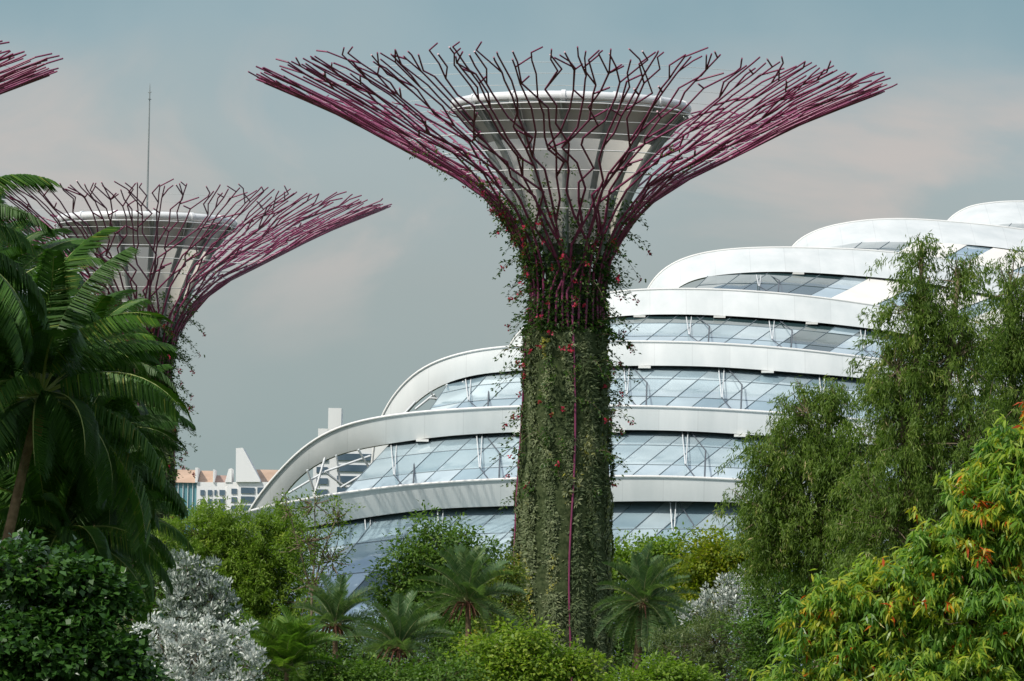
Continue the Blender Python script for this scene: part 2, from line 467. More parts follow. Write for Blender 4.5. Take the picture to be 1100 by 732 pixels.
SEED_BRANCH = 8
def build_tower(root):
    # core
    mb = MB()
    mb.lathe([(1.75, 0), (1.45, zpx(450)), (1.15, zpx(352)), (0.95, zpx(300)), (1.2, zpx(262))], 32)
    mb.build('trunk_core', M['core'], root)
    # planted skin, two tiers with a ledge
    mb = MB()
    prof1 = []
    for i in range(90):
        z = zpx(352) * i / 89
        t = np.interp(z, _z, _tt)
        prof1.append((prof(t)[0] * 0.965 + 0.03 * math.sin(z * 9), z))
    prof1.append((1.2, zpx(352) + 0.03))
    mb.lathe(prof1, 60)
    skin = mb.build('planted_skin', M['soil'], root)
    # tufts in rows on panels between the ribs
    P = []; Dn = []; Nn = []; Ln = []; Wn = []; T = []
    nrib = 36
    bare = {4, 13, 23, 27}
    # species: leaf length, width ratio, outward, droop, leaves per tuft, tint
    SPEC = [(.13, .55, .45, .2, 11, .50), (.20, .26, .6, .1, 13, .62), (.30, .20, .75, .55, 12, .30), (.16, .45, .4, .3, 11, .78), (.11, .7, .4, .1, 12, .40), (.24, .16, .9, -.1, 14, .55), (.15, .6, .5, .4, 11, .96)]
    cellspec = {}
    def species(th, z):
        # irregular patches, longer than wide
        u = th / (2 * math.pi) * 17 + .5 * math.sin(z * .9 + th * 4); v = z / 1.7 + .6 * math.sin(th * 9) 
        key = (int(math.floor(u)) % 17, int(math.floor(v)))
        if key not in cellspec:
            w_ = [.26, .2, .14, .18, .14, .08, .04]
            cellspec[key] = (rnd.choices(range(7), w_)[0], rnd.uniform(.75, 1.3), rnd.gauss(0, .10), rnd.uniform(0, .15))
        return cellspec[key]
    z = 0.4
    while z < zpx(354):
        t = np.interp(z, _z, _tt)
        r = prof(t)[0]
        ncol = int(2 * math.pi * r / .155)
        for k in range(ncol):
            th = 2 * math.pi * (k + rnd.uniform(.15, .85)) / ncol
            kr = round(th / (2 * math.pi) * nrib) % nrib
            stem_th = 2 * math.pi * kr / nrib + 0.05 * math.sin(t * .5 + kr)
            dth = (th - stem_th + math.pi) % (2 * math.pi) - math.pi
            if kr in bare and abs(dth) * r < .13 and math.sin(z * .8 + kr * 2.3) > -.35: continue
            si, szf, tof, gap = species(th, z)
            if rnd.random() < gap: continue
            Lz, wr, ow, dr, nl, tb = SPEC[si]
            e = Vector((math.cos(th), math.sin(th), 0)); tan = Vector((-math.sin(th), math.cos(th), 0))
            bulge = .10 * math.sin(th * 13 + z * .3) + .05 * math.sin(z * 3.3 + th * 2)
            base = e * (r * 0.955 + bulge) + Vector((0, 0, z + rnd.uniform(-.08, .08)))
            big = szf * rnd.uniform(.75, 1.25)
            tb = tb + tof + rnd.gauss(0, .07)
            for q in range(nl):
                a = rnd.uniform(0, 2 * math.pi)
                d = e * rnd.uniform(ow * .4, ow * 1.4) + tan * math.cos(a) * .9 + Vector((0, 0, 1)) * (math.sin(a) * .8 - dr)
                P.append(base); Dn.append(d)
                Nn.append(Vector((0, 0, .5)) + e * .8 + tan * rnd.uniform(-.6, .6))
                Ln.append(Lz * big * rnd.uniform(.7, 1.25)); Wn.append(Lz * wr * big); T.append(min(1, max(0, tb + rnd.gauss(0, .09))))
        z += 0.165
    V = leaf_quads(np.array(P), np.array(Dn), np.array(Nn), np.array(Ln), np.array(Wn))
    me = quads_mesh('wall_plants', V, np.array(T), ML['wall'])
    link_mesh('wall_plants', me, root)
    # climbers: a dark leafy collar at the neck, sprays on the flare and sprays hanging off the trunk
    P = []; Dn = []; Nn = []; Ln = []; Wn = []; T = []
    FP = []; st = MB()
    def leafy(p, d, size, tt):
        for q in range(2):
            P.append(p + Vector((rnd.gauss(0, .05), rnd.gauss(0, .05), rnd.gauss(0, .05))))
            Dn.append(d + Vector((rnd.gauss(0, .7), rnd.gauss(0, .7), rnd.gauss(-.2, .6))))
            Nn.append(Vector((rnd.gauss(0, .6), rnd.gauss(0, .6), 1)))
            Ln.append(size * rnd.uniform(.7, 1.3)); Wn.append(size * .55); T.append(min(1, max(0, tt + rnd.gauss(0, .18))))
    # neck collar
    for i in range(6500):
        th = rnd.uniform(0, 2 * math.pi)
        u = rnd.random() ** 1.5
        zz = zpx(355) + u * (zpx(215) - zpx(355))
        t = np.interp(zz, _z, _tt)
        rr = prof(t)[0]
        r = rr * (rnd.uniform(.78, 1.07) if zz < zpx(275) else rnd.uniform(.62, 1.02))
        e = Vector((math.cos(th), math.sin(th), 0))
        leafy(e * r + Vector((0, 0, zz)), e + Vector((0, 0, -.2)), 0.2, 0.4)
    # sprays
    for i in range(200):
        th = rnd.uniform(0, 2 * math.pi)
        zz = zpx(rnd.triangular(232, 560, 300))
        t = np.interp(zz, _z, _tt)
        r = prof(t)[0]
        e = Vector((math.cos(th), math.sin(th), 0)); tan = Vector((-math.sin(th), math.cos(th), 0))
        ln = rnd.uniform(.5, 1.75) * (1.0 if zz > zpx(500) else .65)
        sd = rnd.uniform(-.6, .6); lift = rnd.uniform(-.1, .55)
        pts = []
        for q in range(8):
            u = q / 7
            pts.append(e * (r + ln * u * .8) + tan * sd * ln * u + Vector((0, 0, zz + ln * (lift * u - .65 * u * u))))
        st.tube(pts, [.016 * (1 - .6 * q / 7) for q in range(8)], 3)
        for q in range(1, 8):
            for rep in range(2):
                leafy(pts[q] + Vector((rnd.gauss(0, .07), rnd.gauss(0, .07), rnd.gauss(0, .07))), e, .17, .55)
        if rnd.random() < .22: FP.append(pts[-1])
    # leaves and flowers climbing the flare on the side away from the rim light
    for i in range(330):
        th = rnd.gauss(math.pi * 1.02 - R_(150), .9)
        t = T_NECK + min(.5, abs(rnd.gauss(0, .22))) * (T_RIM - T_NECK)
        p = pol(th, t, rnd.uniform(-.1, .2))
        for rep in range(4):
            leafy(p + Vector((rnd.gauss(0, .15), rnd.gauss(0, .15), rnd.gauss(0, .15))), Vector((0, 0, -.3)), .15, .7)
        if rnd.random() < .2: FP.append(p - Vector((0, 0, .15)))
    for i in range(34):
        th = rnd.uniform(0, 2 * math.pi); t = rnd.uniform(T_LEDGE - 4, T_NECK + 3)
        FP.append(pol(th, t, .22))
    V = leaf_quads(np.array(P), np.array(Dn), np.array(Nn), np.array(Ln), np.array(Wn))
    vine = link_mesh('climbing_vine', quads_mesh('climbing_vine', V, np.array(T), ML['vine']), root)
    import bmesh
    ms = bpy.data.meshes.new('stems'); ms.from_pydata(st.v, [], st.f)
    bmj = bmesh.new(); bmj.from_mesh(vine.data); n0 = len(bmj.faces); bmj.from_mesh(ms)
    bmj.faces.ensure_lookup_table()
    for fc in bmj.faces[n0:]: fc.material_index = 1
    bmj.to_mesh(vine.data); bmj.free()
    vine.data.materials.append(M['bark'])
    P = []; Dn = []; Nn = []
    for p in FP:
        for q in range(9):
            P.append(p + Vector((rnd.gauss(0, .05), rnd.gauss(0, .05), rnd.gauss(0, .05))))
            Dn.append(Vector((rnd.gauss(0, 1), rnd.gauss(0, 1), rnd.gauss(0, 1)))); Nn.append(Vector((rnd.gauss(0, 1), rnd.gauss(0, 1), rnd.gauss(0, 1))))
    V = leaf_quads(np.array(P), np.array(Dn), np.array(Nn), np.full(len(P), .13), np.full(len(P), .10))
    link_mesh('blossoms', quads_mesh('blossoms', V, rng.random(len(P)), M['red']), vine)
    # plum branches
    def rad(t):
        if t < T_LEDGE: return 0.05
        if t < T_NECK: return 0.062
        u = (t - T_NECK) / (T_RIM - T_NECK)
        return 0.062 - 0.025 * u
    u2m = s0
    span = T_RIM - T_NECK
    rnd.seed(SEED_BRANCH)
    for k in range(nrib):
        mb = MB()
        th0 = 2 * math.pi * k / nrib
        def emit(pth):
            mb.tube([pol(a, t, (.0 if k in bare else -.25) if t < T_LEDGE - .1 else 0) for a, t in pth], [rad(t) for a, t in pth], 6)
        # stem on the trunk
        pth = []
        t = 0.2
        while t < T_NECK + .02 * span:
            pth.append((th0 + 0.05 * math.sin(t * .5 + k), t)); t += 1.3
        last = pth[-1]
        emit(pth)
        def grow(th, t, forks, tmax, lo, hi, first=True):
            """zigzag up the flare, steering into its own slice lo..hi of the circle"""
            path = [(th, t)]
            target = (lo + hi) / 2 + rnd.uniform(-.12, .12) * (hi - lo)
            zz = rnd.choice((-1, 1))
            n_ = 0
            while t < tmax - .15:
                ev = forks[0] if forks else tmax
                Lg = rnd.uniform(24, 54) * u2m
                r = prof(t + Lg * .4)[0]
                need = (target - th) * r
                phi = math.asin(max(-.5, min(.5, need / (Lg * rnd.uniform(.7, 1.1)))))
                if abs(phi) < .2 or n_ > 2:
                    zz = -zz
                    phi = zz * (rnd.uniform(0, .10) if rnd.random() < .84 else rnd.uniform(.3, .5))
                Lg = min(Lg, max(ev - t, 7 * u2m) / max(.3, math.cos(phi)))
                Lg = min(Lg, (T_RIM + .15 - t) / max(.3, math.cos(phi)))
                if Lg < .12: break
                th += Lg * math.sin(phi) / r
                t += Lg * math.cos(phi)
                n_ += 1
                path.append((th, min(t, T_RIM + 1.2)))
                if forks and t >= forks[0] - .1:
                    emit(path)
                    nf = forks[1:]
                    for a, b in ((lo, (lo + hi) / 2), ((lo + hi) / 2, hi)):
                        jit = rnd.uniform(-.07, .07) * span
                        if rnd.random() < .06:
                            grow(th, t, [], t + rnd.uniform(.10, .26) * span, a, b, False)
                        else:
                            grow(th, t, [x + jit for x in nf], (T_RIM - abs(rnd.gauss(0, .045)) * span), a, b, False)
                    return
                if t > T_NECK + .34 * span and rnd.random() < .2:
                    sp = rnd.choice((-1, 1)) * rnd.uniform(.5, .95); ls = rnd.uniform(14, 32) * u2m
                    t3 = t + ls * math.cos(sp); th3 = th + ls * math.sin(sp) / prof(t3)[0]
                    emit([(th, t), (th3, min(t3, T_RIM + .35))])
            emit(path)
        f1 = T_NECK + rnd.uniform(.05, .20) * span
        f2 = T_NECK + rnd.uniform(.36, .60) * span
        forks = [f1, f2] + ([T_NECK + rnd.uniform(.70, .90) * span] if rnd.random() < .8 else [])
        hw = math.pi / nrib
        grow(last[0], last[1], forks, T_RIM, th0 - hw, th0 + hw)
        mb.build('branch', M['plum'], root)
    # hoop cables tied inside the branches
    for yy, w in ((283, .016), (252, .016), (228, .02), (209, .022), (191, .026), (173, .026), (158, .024), (147, .012), (137, .012), (127, .010), (117, .010), (107, .010), (98, .010)):
        t = np.interp(zpx(yy), _z, _tt)
        mb = MB()
        n = 54
        mb.tube([pol(2 * math.pi * i / n, t, -.14) for i in range(n)], w, 4, closed=True)
        mb.build('hoop_cable', M['cable'], root)
    # funnel
    fz = lambda y: zpx(y)
    mb = MB()
    outer = [(44, 262), (50, 236), (58, 212), (68, 190), (80, 168), (94, 147), (108, 130), (121, 118)]
    pr = [(r * s0, fz(y)) for r, y in outer]
    mb.lathe(pr, 64)
    mb.build('funnel', M['membrane'], root)
    mb = MB()       # opaque grey band, painting the rim's shadow on the funnel top
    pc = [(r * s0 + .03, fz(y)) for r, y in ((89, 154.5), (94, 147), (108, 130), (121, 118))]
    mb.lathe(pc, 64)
    mb.build('funnel_rim_shade', M['rim_shade'], root)
    mb = MB()
    n = 72
    rr = 125 * s0
    mb.tube([(rr * math.cos(2 * math.pi * i / n), rr * math.sin(2 * math.pi * i / n), fz(113)) for i in range(n)], .21, 12, closed=True)
    for k in range(14):
        a = 2 * math.pi * (k + .5) / 14
        c = Vector((rr * math.cos(a), rr * math.sin(a), fz(113))); tn = Vector((-math.sin(a), math.cos(a), 0))
        mb.tube([c - tn * .09, c + tn * .09], .26, 12)
    mb.build('funnel_rim', M['white_metal'], root)
    for k in range(14):
        a = 2 * math.pi * (k + .5) / 14
        mb = MB()
        pts = [((r + 6) * s0 * math.cos(a), (r + 6) * s0 * math.sin(a), fz(y)) for r, y in [(41, 274)] + outer]
        mb.tube(pts, [.09] * 1 + [.15] * 8, 8)
        mb.build('funnel_strut', M['steel'], root)
        for q in (-1, 1):
            mb = MB()
            a2 = a + q * math.pi / 14
            p0 = Vector((97 * s0 * math.cos(a), 97 * s0 * math.sin(a), fz(150)))
            p1 = Vector((126 * s0 * math.cos(a2 - q * .16), 126 * s0 * math.sin(a2 - q * .16), fz(120)))
            mb.tube([p0, p1], .03, 5)
            mb.build('tie_rod', M['cable'], root)
    # outer support hoop carrying the rim
    mb = MB()
    mb.tube([(132 * s0 * math.cos(2 * math.pi * i / 48), 132 * s0 * math.sin(2 * math.pi * i / 48), fz(121)) for i in range(48)], .035, 5, closed=True)
    mb.build('rim_hoop', M['cable'], root)

def copy_tree(o, parent=None):
    c = o.copy(); COL.objects.link(c); c.parent = parent
    for ch in o.children: copy_tree(ch, c)
    return c

p = W(602.5, 700, D0)
GT = 'tree-shaped steel towers'
tower = empty('tree_tower', (p.x, p.y, 0), R_(150), 'tall plum steel tree tower with planted trunk at the centre of the garden', 'tower', GT)
build_tower(tower)
p = W(147, 700, 298)
t2 = copy_tree(tower)
t2.location = (p.x, p.y, 0); t2.rotation_euler = (0, 0, R_(137)); t2.scale = (.932, .932, .968)
t2['label'] = 'plum steel tree tower with a thin lightning mast, rising behind the dark palms'
# mast of the second tower
mb = MB()
zt = W(161, 90, 298).z / .968
zb = zpx(150)
mb.tube([(0, 0, zb), (0, 0, zb + 3), (0, 0, zt - .6), (0, 0, zt)], [.07, .06, .035, .012], 6)
mb.tube([(-.12, 0, zt - .5), (.12, 0, zt - .5)], .03, 4)
mb.tube([(0, -.12, zt - .9), (0, .12, zt - .9)], .025, 4)
mb.build('lightning_mast', M['steel'], t2)
p = W(-296, 700, 232)
t3 = copy_tree(tower)
t3.location = (p.x, p.y, 0); t3.rotation_euler = (0, 0, R_(251)); t3.scale = (.97, .97, .983)
t3['label'] = 'tree tower mostly outside the upper left edge, only plum canopy tips showing'

# ------------------------------------------------------------------ glass dome with cascading white arches
def interp(poly, x):
    return float(np.interp(x, [a for a, b in poly], [b for a, b in poly]))
ARCH = [
 # outer edge, inner edge (surveyed in photo pixels), distance, lean of the face
 dict(o=[(176, 720), (180, 660), (192, 610), (215, 575), (240, 558), (262, 550), (294, 543), (335, 535), (380, 528), (431, 522), (499, 517), (554, 514.5), (650, 512), (725, 512.5), (800, 516), (900, 523), (1000, 533), (1150, 552), (1300, 575)],
      i=[(198, 720), (204, 670), (218, 630), (242, 600), (268, 584), (296, 574), (325, 567), (350, 563), (380, 558), (420, 552), (465, 547), (554, 543.5), (651, 539), (725, 538.5), (798, 540), (900, 547), (1000, 557), (1150, 576), (1300, 600)], D=312, lean=-0.05),
 dict(o=[(248, 640), (251, 600), (257, 570), (267, 547), (287, 521), (308, 497), (328, 478), (362, 459), (397, 450), (438, 444), (499, 439.5), (554, 437), (649, 436), (733, 438), (840, 444), (960, 455), (1100, 473), (1300, 505)],
      i=[(276, 640), (280, 600), (289, 560), (304, 531), (316, 516), (328, 505), (349, 493), (373, 485), (397, 480), (430, 475), (465, 470), (561, 464), (649, 462), (735, 463), (803, 467), (940, 478), (1100, 498), (1300, 530)], D=324, lean=0.1),
 dict(o=[(398, 560), (399, 500), (403, 465), (409, 447), (424, 422), (451, 396), (479, 384), (513, 376), (561, 371.5), (615, 368.5), (673, 367), (765, 369), (850, 375), (928, 384), (1020, 397), (1100, 411), (1300, 452)],
      i=[(420, 560), (421, 500), (425, 465), (434, 444), (451, 427), (479, 411), (513, 402), (554, 398.5), (610, 395), (678, 393), (765, 394), (850, 400), (924, 406), (1020, 420), (1100, 434), (1300, 476)], D=336, lean=0.6),
 dict(o=[(536, 480), (538, 420), (540, 390), (545, 372), (556, 357), (575, 342), (600, 329), (630, 319), (671, 312.5), (720, 310.5), (765, 311), (820, 314), (874, 319), (951, 330), (1030, 344), (1100, 358), (1300, 404)],
      i=[(558, 480), (559, 430), (562, 395), (568, 380), (580, 366), (597, 356), (625, 346), (661, 340), (700, 338), (744, 338), (800, 340.5), (849, 344), (949, 355), (1030, 369), (1100, 383), (1300, 430)], D=349, lean=1.5),
 dict(o=[(684, 420), (685, 360), (688, 328), (695, 310), (711, 290), (736, 277), (774, 269), (810, 266.5), (849, 266), (890, 267), (933, 269), (975, 273), (1040, 283), (1100, 296), (1300, 345)],
      i=[(706, 420), (707, 360), (711, 328), (724, 311), (740, 302), (778, 295), (828, 292), (870, 293), (908, 295.5), (970, 301), (1040, 312), (1100, 325), (1300, 376)], D=362, lean=3.4),
 dict(o=[(838, 380), (839, 310), (843, 280), (850, 265), (874, 249), (908, 240), (958, 235.5), (1016, 238), (1060, 242), (1100, 247), (1300, 290)],
      i=[(862, 380), (863, 310), (868, 284), (891, 268), (912, 264), (975, 261), (1020, 262), (1058, 264.5), (1100, 270), (1300, 314)], D=376, lean=4.8),
 dict(o=[(1006, 340), (1007, 280), (1010, 250), (1018, 237), (1037, 224), (1067, 218), (1110, 217), (1170, 222), (1300, 240)],
      i=[(1032, 340), (1033, 290), (1038, 262), (1050, 251), (1075, 244), (1110, 242.5), (1170, 247), (1300, 266)], D=390, lean=6.0),
]
def resample(poly, n, k=3):
    pts = np.array(poly, float)
    d = np.concatenate([[0], np.cumsum(np.hypot(*np.diff(pts, axis=0).T))])
    u = np.linspace(0, d[-1], n)
    # Catmull-Rom through the survey points
    out = np.empty((n, 2))
    m = np.gradient(pts, d, axis=0)
    idx = np.clip(np.searchsorted(d, u, 'right') - 1, 0, len(d) - 2)
    h = d[idx + 1] - d[idx]; t = ((u - d[idx]) / h)[:, None]; h = h[:, None]
    out = (2*t**3 - 3*t**2 + 1) * pts[idx] + (t**3 - 2*t**2 + t) * h * m[idx] + (-2*t**3 + 3*t**2) * pts[idx + 1] + (t**3 - t**2) * h * m[idx + 1]
    for _ in range(10):
        out[1:-1] = (out[:-2] + 2 * out[1:-1] + out[2:]) / 4
    return out

def curve_depth(px, D):
    # the arches bow gently in plan: their far ends sweep back
    return D + ((px - 760) / 520.0) ** 2 * 7.0

p = W(700, 700, 330)
dome = empty('glass_conservatory', (p.x, p.y, 0), 0, 'long glass conservatory under stepped white arches behind the central tower', 'greenhouse')
def rel(v): return Vector(v) - dome.location
NS = 130
for a in ARCH:
    o_ = resample(a['o'], NS); i_ = resample(a['i'], NS)
    mb = MB(); so = MB(); cp = MB()
    dep = 2.6
    rows = []
    for k in range(NS):
        Dk = curve_depth(o_[k][0], a['D'])
        A = rel(W(*i_[k], Dk)); B = rel(W(*o_[k], Dk + a['lean']))
        mid = (A + B) / 2 + Vector((0, -.035 - .05 * a['lean'], 0))
        rows.append((A, A * .75 + B * .25 + Vector((0, -.03 - .035 * a['lean'], 0)), mid, A * .25 + B * .75 + Vector((0, -.03 - .035 * a['lean'], 0)), B, B + Vector((0, dep, .05)), A + Vector((0, dep * .8, .03))))
    for j0, j1 in ((0, 4), (4, 5), (5, 6)):      # face, top and back as separate sheets so the edges stay crisp
        w_ = j1 - j0 + 1
        vs = [r[j] for r in rows for j in range(j0, j1 + 1)]
        fs = [(k * w_ + j, (k + 1) * w_ + j, (k + 1) * w_ + j + 1, k * w_ + j + 1) for k in range(NS - 1) for j in range(w_ - 1)]
        mb.add(vs, fs, True)
    arch = mb.build('arch', M['rib'], dome)
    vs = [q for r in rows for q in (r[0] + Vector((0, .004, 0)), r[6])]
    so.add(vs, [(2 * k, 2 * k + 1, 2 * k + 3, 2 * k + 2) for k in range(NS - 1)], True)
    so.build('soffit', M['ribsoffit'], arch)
    cp.tube([r[4] + Vector((0, -.03, 0)) for r in rows], .085, 5)
    cp.build('cap_trim', M['ribcap'], arch)
    # pale light boxes under the arch
    a['rows'] = rows; a['ip'] = i_; a['op'] = o_

def at_edge(a, which, x):
    """index on an arch edge nearest to pixel column x, on its upper run"""
    pth = a[which]
    ks = [k for k in range(NS) if True]
    # skip the steep foot
    return min(ks, key=lambda k: abs(pth[k][0] - x) + (100 if k < 12 else 0))

LIGHTS = {1: (456, 562, 668, 792), 2: (822, 690), 3: (690, 776, 870), 4: (858,), 5: (953,)}
for n, xs_ in LIGHTS.items():
    a = ARCH[n]
    for x in xs_:
        k = at_edge(a, 'ip', x)
        c = a['rows'][k][0]
        mb = MB()
        mb.box((c.x - .38, c.y - .35, c.z - .17), (c.x + .38, c.y + .35, c.z - .03))
        mb.build('light_box', M['lamp'], dome)

# glazed bays
def edge_y(a, which, x):
    pth = a[which]
    k0 = 10
    return float(np.interp(x, pth[k0:, 0], pth[k0:, 1]))

def glass_bay(lower, upper, xs0, xs1, step, rows, slope, blinds=None, dark=(), fallback=None):
    """panes between the top of the lower arch and the underside of the upper one"""
    def bot(x):
        if lower is None: return 742.0, 297.0
        return edge_y(lower, 'op', max(x, lower['op'][12][0])) + 8, curve_depth(x, lower['D']) + 2.9
    def top(x):
        return edge_y(upper, 'ip', max(x, upper['ip'][10][0])) - 5, curve_depth(x, upper['D']) + 2.6
    def pt(x0, v):
        # diagonal bars lean to the right going up
        yb, Db = bot(x0); yt, Dt = top(x0)
        x = x0 + slope * (yb - yt) * v
        yb, Db = bot(x); yt, Dt = top(x)
        bulge = math.sin(math.pi * v) * (2.0 if lower is None else .5)
        return rel(W(x, yb + (yt - yb) * v, Db + (Dt - Db) * v - bulge))
    gl = MB(); bars = MB(); bl = MB()
    n = int((xs1 - xs0) / step)
    vv = [i / rows for i in range(rows + 1)]
    grid = [[pt(xs0 + i * step, v) for v in vv] for i in range(n + 1)]
    for i in range(n):
        for j in range(rows):
            q = [grid[i][j], grid[i + 1][j], grid[i + 1][j + 1], grid[i][j + 1]]
            x = xs0 + i * step
            if blinds and x + slope * 10 > blinds and i % 3 != 2:
                bl.add([w_ + Vector((0, -.06, .04)) for w_ in q], [(0, 1, 2, 3)])
                gl.add(q, [(0, 1, 2, 3)], tint=.02)
                continue
            c = sum(q, Vector()) / 4
            # every pane is set at a very slightly different angle
            e1 = rnd.gauss(0, .018); e2 = rnd.gauss(0, .018)
            qq = []
            for w_ in q:
                dd = w_ - c
                qq.append(c + dd * .985 + Vector((0, 1, 0)) * (dd.x * e1 + dd.z * e2))
            t = rnd.uniform(.2, 1)
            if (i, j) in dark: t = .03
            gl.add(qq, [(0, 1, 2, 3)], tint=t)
    for i in range(n + 1):
        bars.tube([p_ + Vector((0, -.05, 0)) for p_ in grid[i]], .028, 4)
    for j in range(1, rows):
        bars.tube([grid[i][j] + Vector((0, -.05, 0)) for i in range(n + 1)], .020, 4)
    gb = gl.build('glazing', M['glass'], dome)
    bars.build('glazing_bars', M['bars'], gb)
    if bl.v: bl.build('blind', M['shade'], gb)
    return pt

bays = []
bays.append(glass_bay(None, ARCH[0], 150, 1000, 30, 6, 1.2, dark=((4, 3), (5, 3))))
bays.append(glass_bay(ARCH[0], ARCH[1], 360, 1100, 28, 3, 1.2))
bays.append(glass_bay(ARCH[1], ARCH[2], 452, 1150, 28, 3, 1.2, dark=((17, 0), (18, 1))))
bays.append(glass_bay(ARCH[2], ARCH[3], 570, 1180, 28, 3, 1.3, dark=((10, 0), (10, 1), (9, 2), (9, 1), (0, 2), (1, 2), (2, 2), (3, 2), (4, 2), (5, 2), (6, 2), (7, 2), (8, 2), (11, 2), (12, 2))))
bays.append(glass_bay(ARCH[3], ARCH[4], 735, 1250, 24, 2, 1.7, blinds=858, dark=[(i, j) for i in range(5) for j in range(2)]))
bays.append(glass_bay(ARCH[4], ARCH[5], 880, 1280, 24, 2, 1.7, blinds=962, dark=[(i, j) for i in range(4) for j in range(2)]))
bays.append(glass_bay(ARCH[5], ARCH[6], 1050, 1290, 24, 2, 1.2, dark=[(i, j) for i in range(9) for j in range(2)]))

# struts between arch and glass
def strut(p0, p1, r, m):
    mb = MB(); mb.tube([p0, p1], r, 5); mb.build('strut', m, dome)
for n, xs_ in {0: (392, 470, 605, 720, 830), 1: (420, 512, 598, 733, 850), 2: (500, 585, 670, 772, 880), 3: (640, 737, 826, 924), 4: (812,)}.items():
    a = ARCH[n]
    lowD = ARCH[n - 1]['D'] + 2.5 if n else 311
    for x in xs_:
        k = at_edge(a, 'ip', x)
        y = a['ip'][k][1]
        hgt = (edge_y(ARCH[n - 1], 'op', x) - y) if n else 60
        D1 = curve_depth(x, a['D'])
        P = lambda dx, v, f: rel(W(x + dx, y + hgt * v, (D1 + 1.0) * (1 - f) + (D1 + 2.0) * f))
        Q = lambda dx, v, f: rel(W(x + dx, y + hgt * v, D1 + 1.5 - v * (11.7 if n else 5.4)))
        strut(P(0, 0.02, 0), Q(3, .72, .6), .04, M['strut'])
        strut(P(6, 0.02, 0), Q(4, .72, .6), .035, M['strut'])
        strut(Q(3, .72, .6), Q(14, 1.0, .9), .035, M['darkstrut'])
        strut(P(9, 0.02, 0), Q(25, .42, .35), .035, M['darkstrut'])
        strut(Q(25, .42, .35), Q(24, 1.0, .9), .05, M['darkstrut'])
# open truss work under the left shoulders of arches 2, 3
for n, segs in {1: [((303, 532), (316, 541)), ((330, 505), (338, 530)), ((338, 530), (349, 492)), ((349, 507), (372, 524)), ((361, 489), (366, 524)), ((366, 524), (398, 505)), ((398, 505), (397, 522)), ((385, 483), (398, 505)), ((310, 530), (349, 507)), ((349, 507), (398, 490))],
                2: [((434, 445), (446, 432)), ((462, 420), (476, 440)), ((476, 440), (480, 413)), ((480, 413), (483, 438)), ((462, 428), (512, 432)), ((497, 410), (514, 432)), ((446, 440), (466, 424)), ((466, 424), (476, 440))]}.items():
    for p0, p1 in segs:
        D1 = ARCH[n]['D'] + 1.6
        strut(rel(W(*p0, D1)), rel(W(*p1, D1 + .6)), .075, M['strut'])

# ------------------------------------------------------------------ city buildings far behind
def city(name, label, D, base_px):
    p = W(base_px, 700, D)
    return empty(name, (p.x, p.y, 0), 0, label, 'building')
def rect(root, D, x0, x1, y0, y1, m, nm, front=0.0, depth=12.0, parent=None, skew=0.0):
    a = W(x0, y0, D) - root.location; b = W(x1, y0, D) - root.location
    a.z = W(x0, y1, D).z
    mb = MB()
    z0 = a.z if y1 < 690 else 0.0
    mb.box((a.x, -front, z0), (b.x, depth - front, b.z))
    return mb.build(nm, m, parent or root)
def poly(root, D, pts, m, nm, front=0.0, depth=12.0, parent=None):
    q = [W(x, y, D) - root.location for x, y in pts]
    mb = MB(); mb.prism([(v.x, v.z) for v in q], -front, depth - front)
    return mb.build(nm, m, parent or root)
Dc = 900
cb = city('office_building', 'white office block with terracotta roofs and a tall wedge-shaped fin, far left of the dome', Dc, 235)
w1 = rect(cb, Dc, 186, 212, 519, 700, M['bteal'], 'curtain_wall', 1.0)
for i in range(5):
    rect(cb, Dc, 186.5 + i * 5.2, 187 + i * 5.2, 519.5, 690, M['bwhite'], 'mullion', 1.25, .2)
rect(cb, Dc, 150, 185.7, 515, 700, M['bwhite'], 'wall', 0)
wb = rect(cb, Dc, 212.2, 245, 519, 700, M['bwhite'], 'wall', 2.0)
for x0, x1 in ((216, 220.5), (224, 228.5), (231, 233.5), (236.5, 242.5)):
    for y in (527, 536.5, 546, 555.5):
        rect(cb, Dc, x0, x1, y, y + 5.5, M['bglass'], 'window', 2.2, .6)
for (x0, x1, y0, y1, m) in ((184, 210.5, 504, 518.6, 'broof'), (213.5, 230.5, 505, 518.6, 'broof'), (231, 245, 510, 520, 'broofd'), (272, 300, 504, 518, 'broof'), (150, 183, 505, 514.6, 'broof')):
    a = W(x0, y1, Dc) - cb.location; b = W(x1, y0, Dc) - cb.location
    mb = MB()
    fr = 1.6
    mb.add([(a.x, -fr, a.z), (b.x, -fr, a.z), (b.x, 5, b.z), (a.x, 5, b.z), (a.x, 14, a.z), (b.x, 14, a.z)], [(0, 1, 2, 3), (3, 2, 5, 4), (0, 3, 4), (1, 5, 2)])
    mb.build('roof', M[m], cb)
rect(cb, Dc, 210.7, 213.3, 503, 518.9, M['bwhite'], 'parapet', 2.4, 8)
rect(cb, Dc, 229.8, 231.2, 505, 518.9, M['bwhite'], 'parapet', 2.4, 8)
rect(cb, Dc, 245.2, 257.5, 519, 700, M['bwhite'], 'stair_tower', 4.0)
poly(cb, Dc, [(243, 519), (247, 505), (250, 504), (250, 519)], M['bwhite'], 'small_fin', 4.2, 8)
for y in (526, 535, 544, 553):
    rect(cb, Dc, 250, 256, y, y + 5.5, M['bglass'], 'window', 4.2, .6)
poly(cb, Dc, [(255, 519), (255.2, 483), (262.5, 482.5), (281, 517), (281, 519)], M['bwhite'], 'fin', 5.5, 10)
rect(cb, Dc, 257.7, 300, 519.3, 700, M['bwhite'], 'wall', 5.0)
for y in (525, 534.5, 544, 553.5):
    rect(cb, Dc, 260.5, 275, y, y + 6, M['bglass'], 'window', 5.2, .6)
    rect(cb, Dc, 278, 296, y, y + 6, M['bglass'], 'window', 5.2, .6)
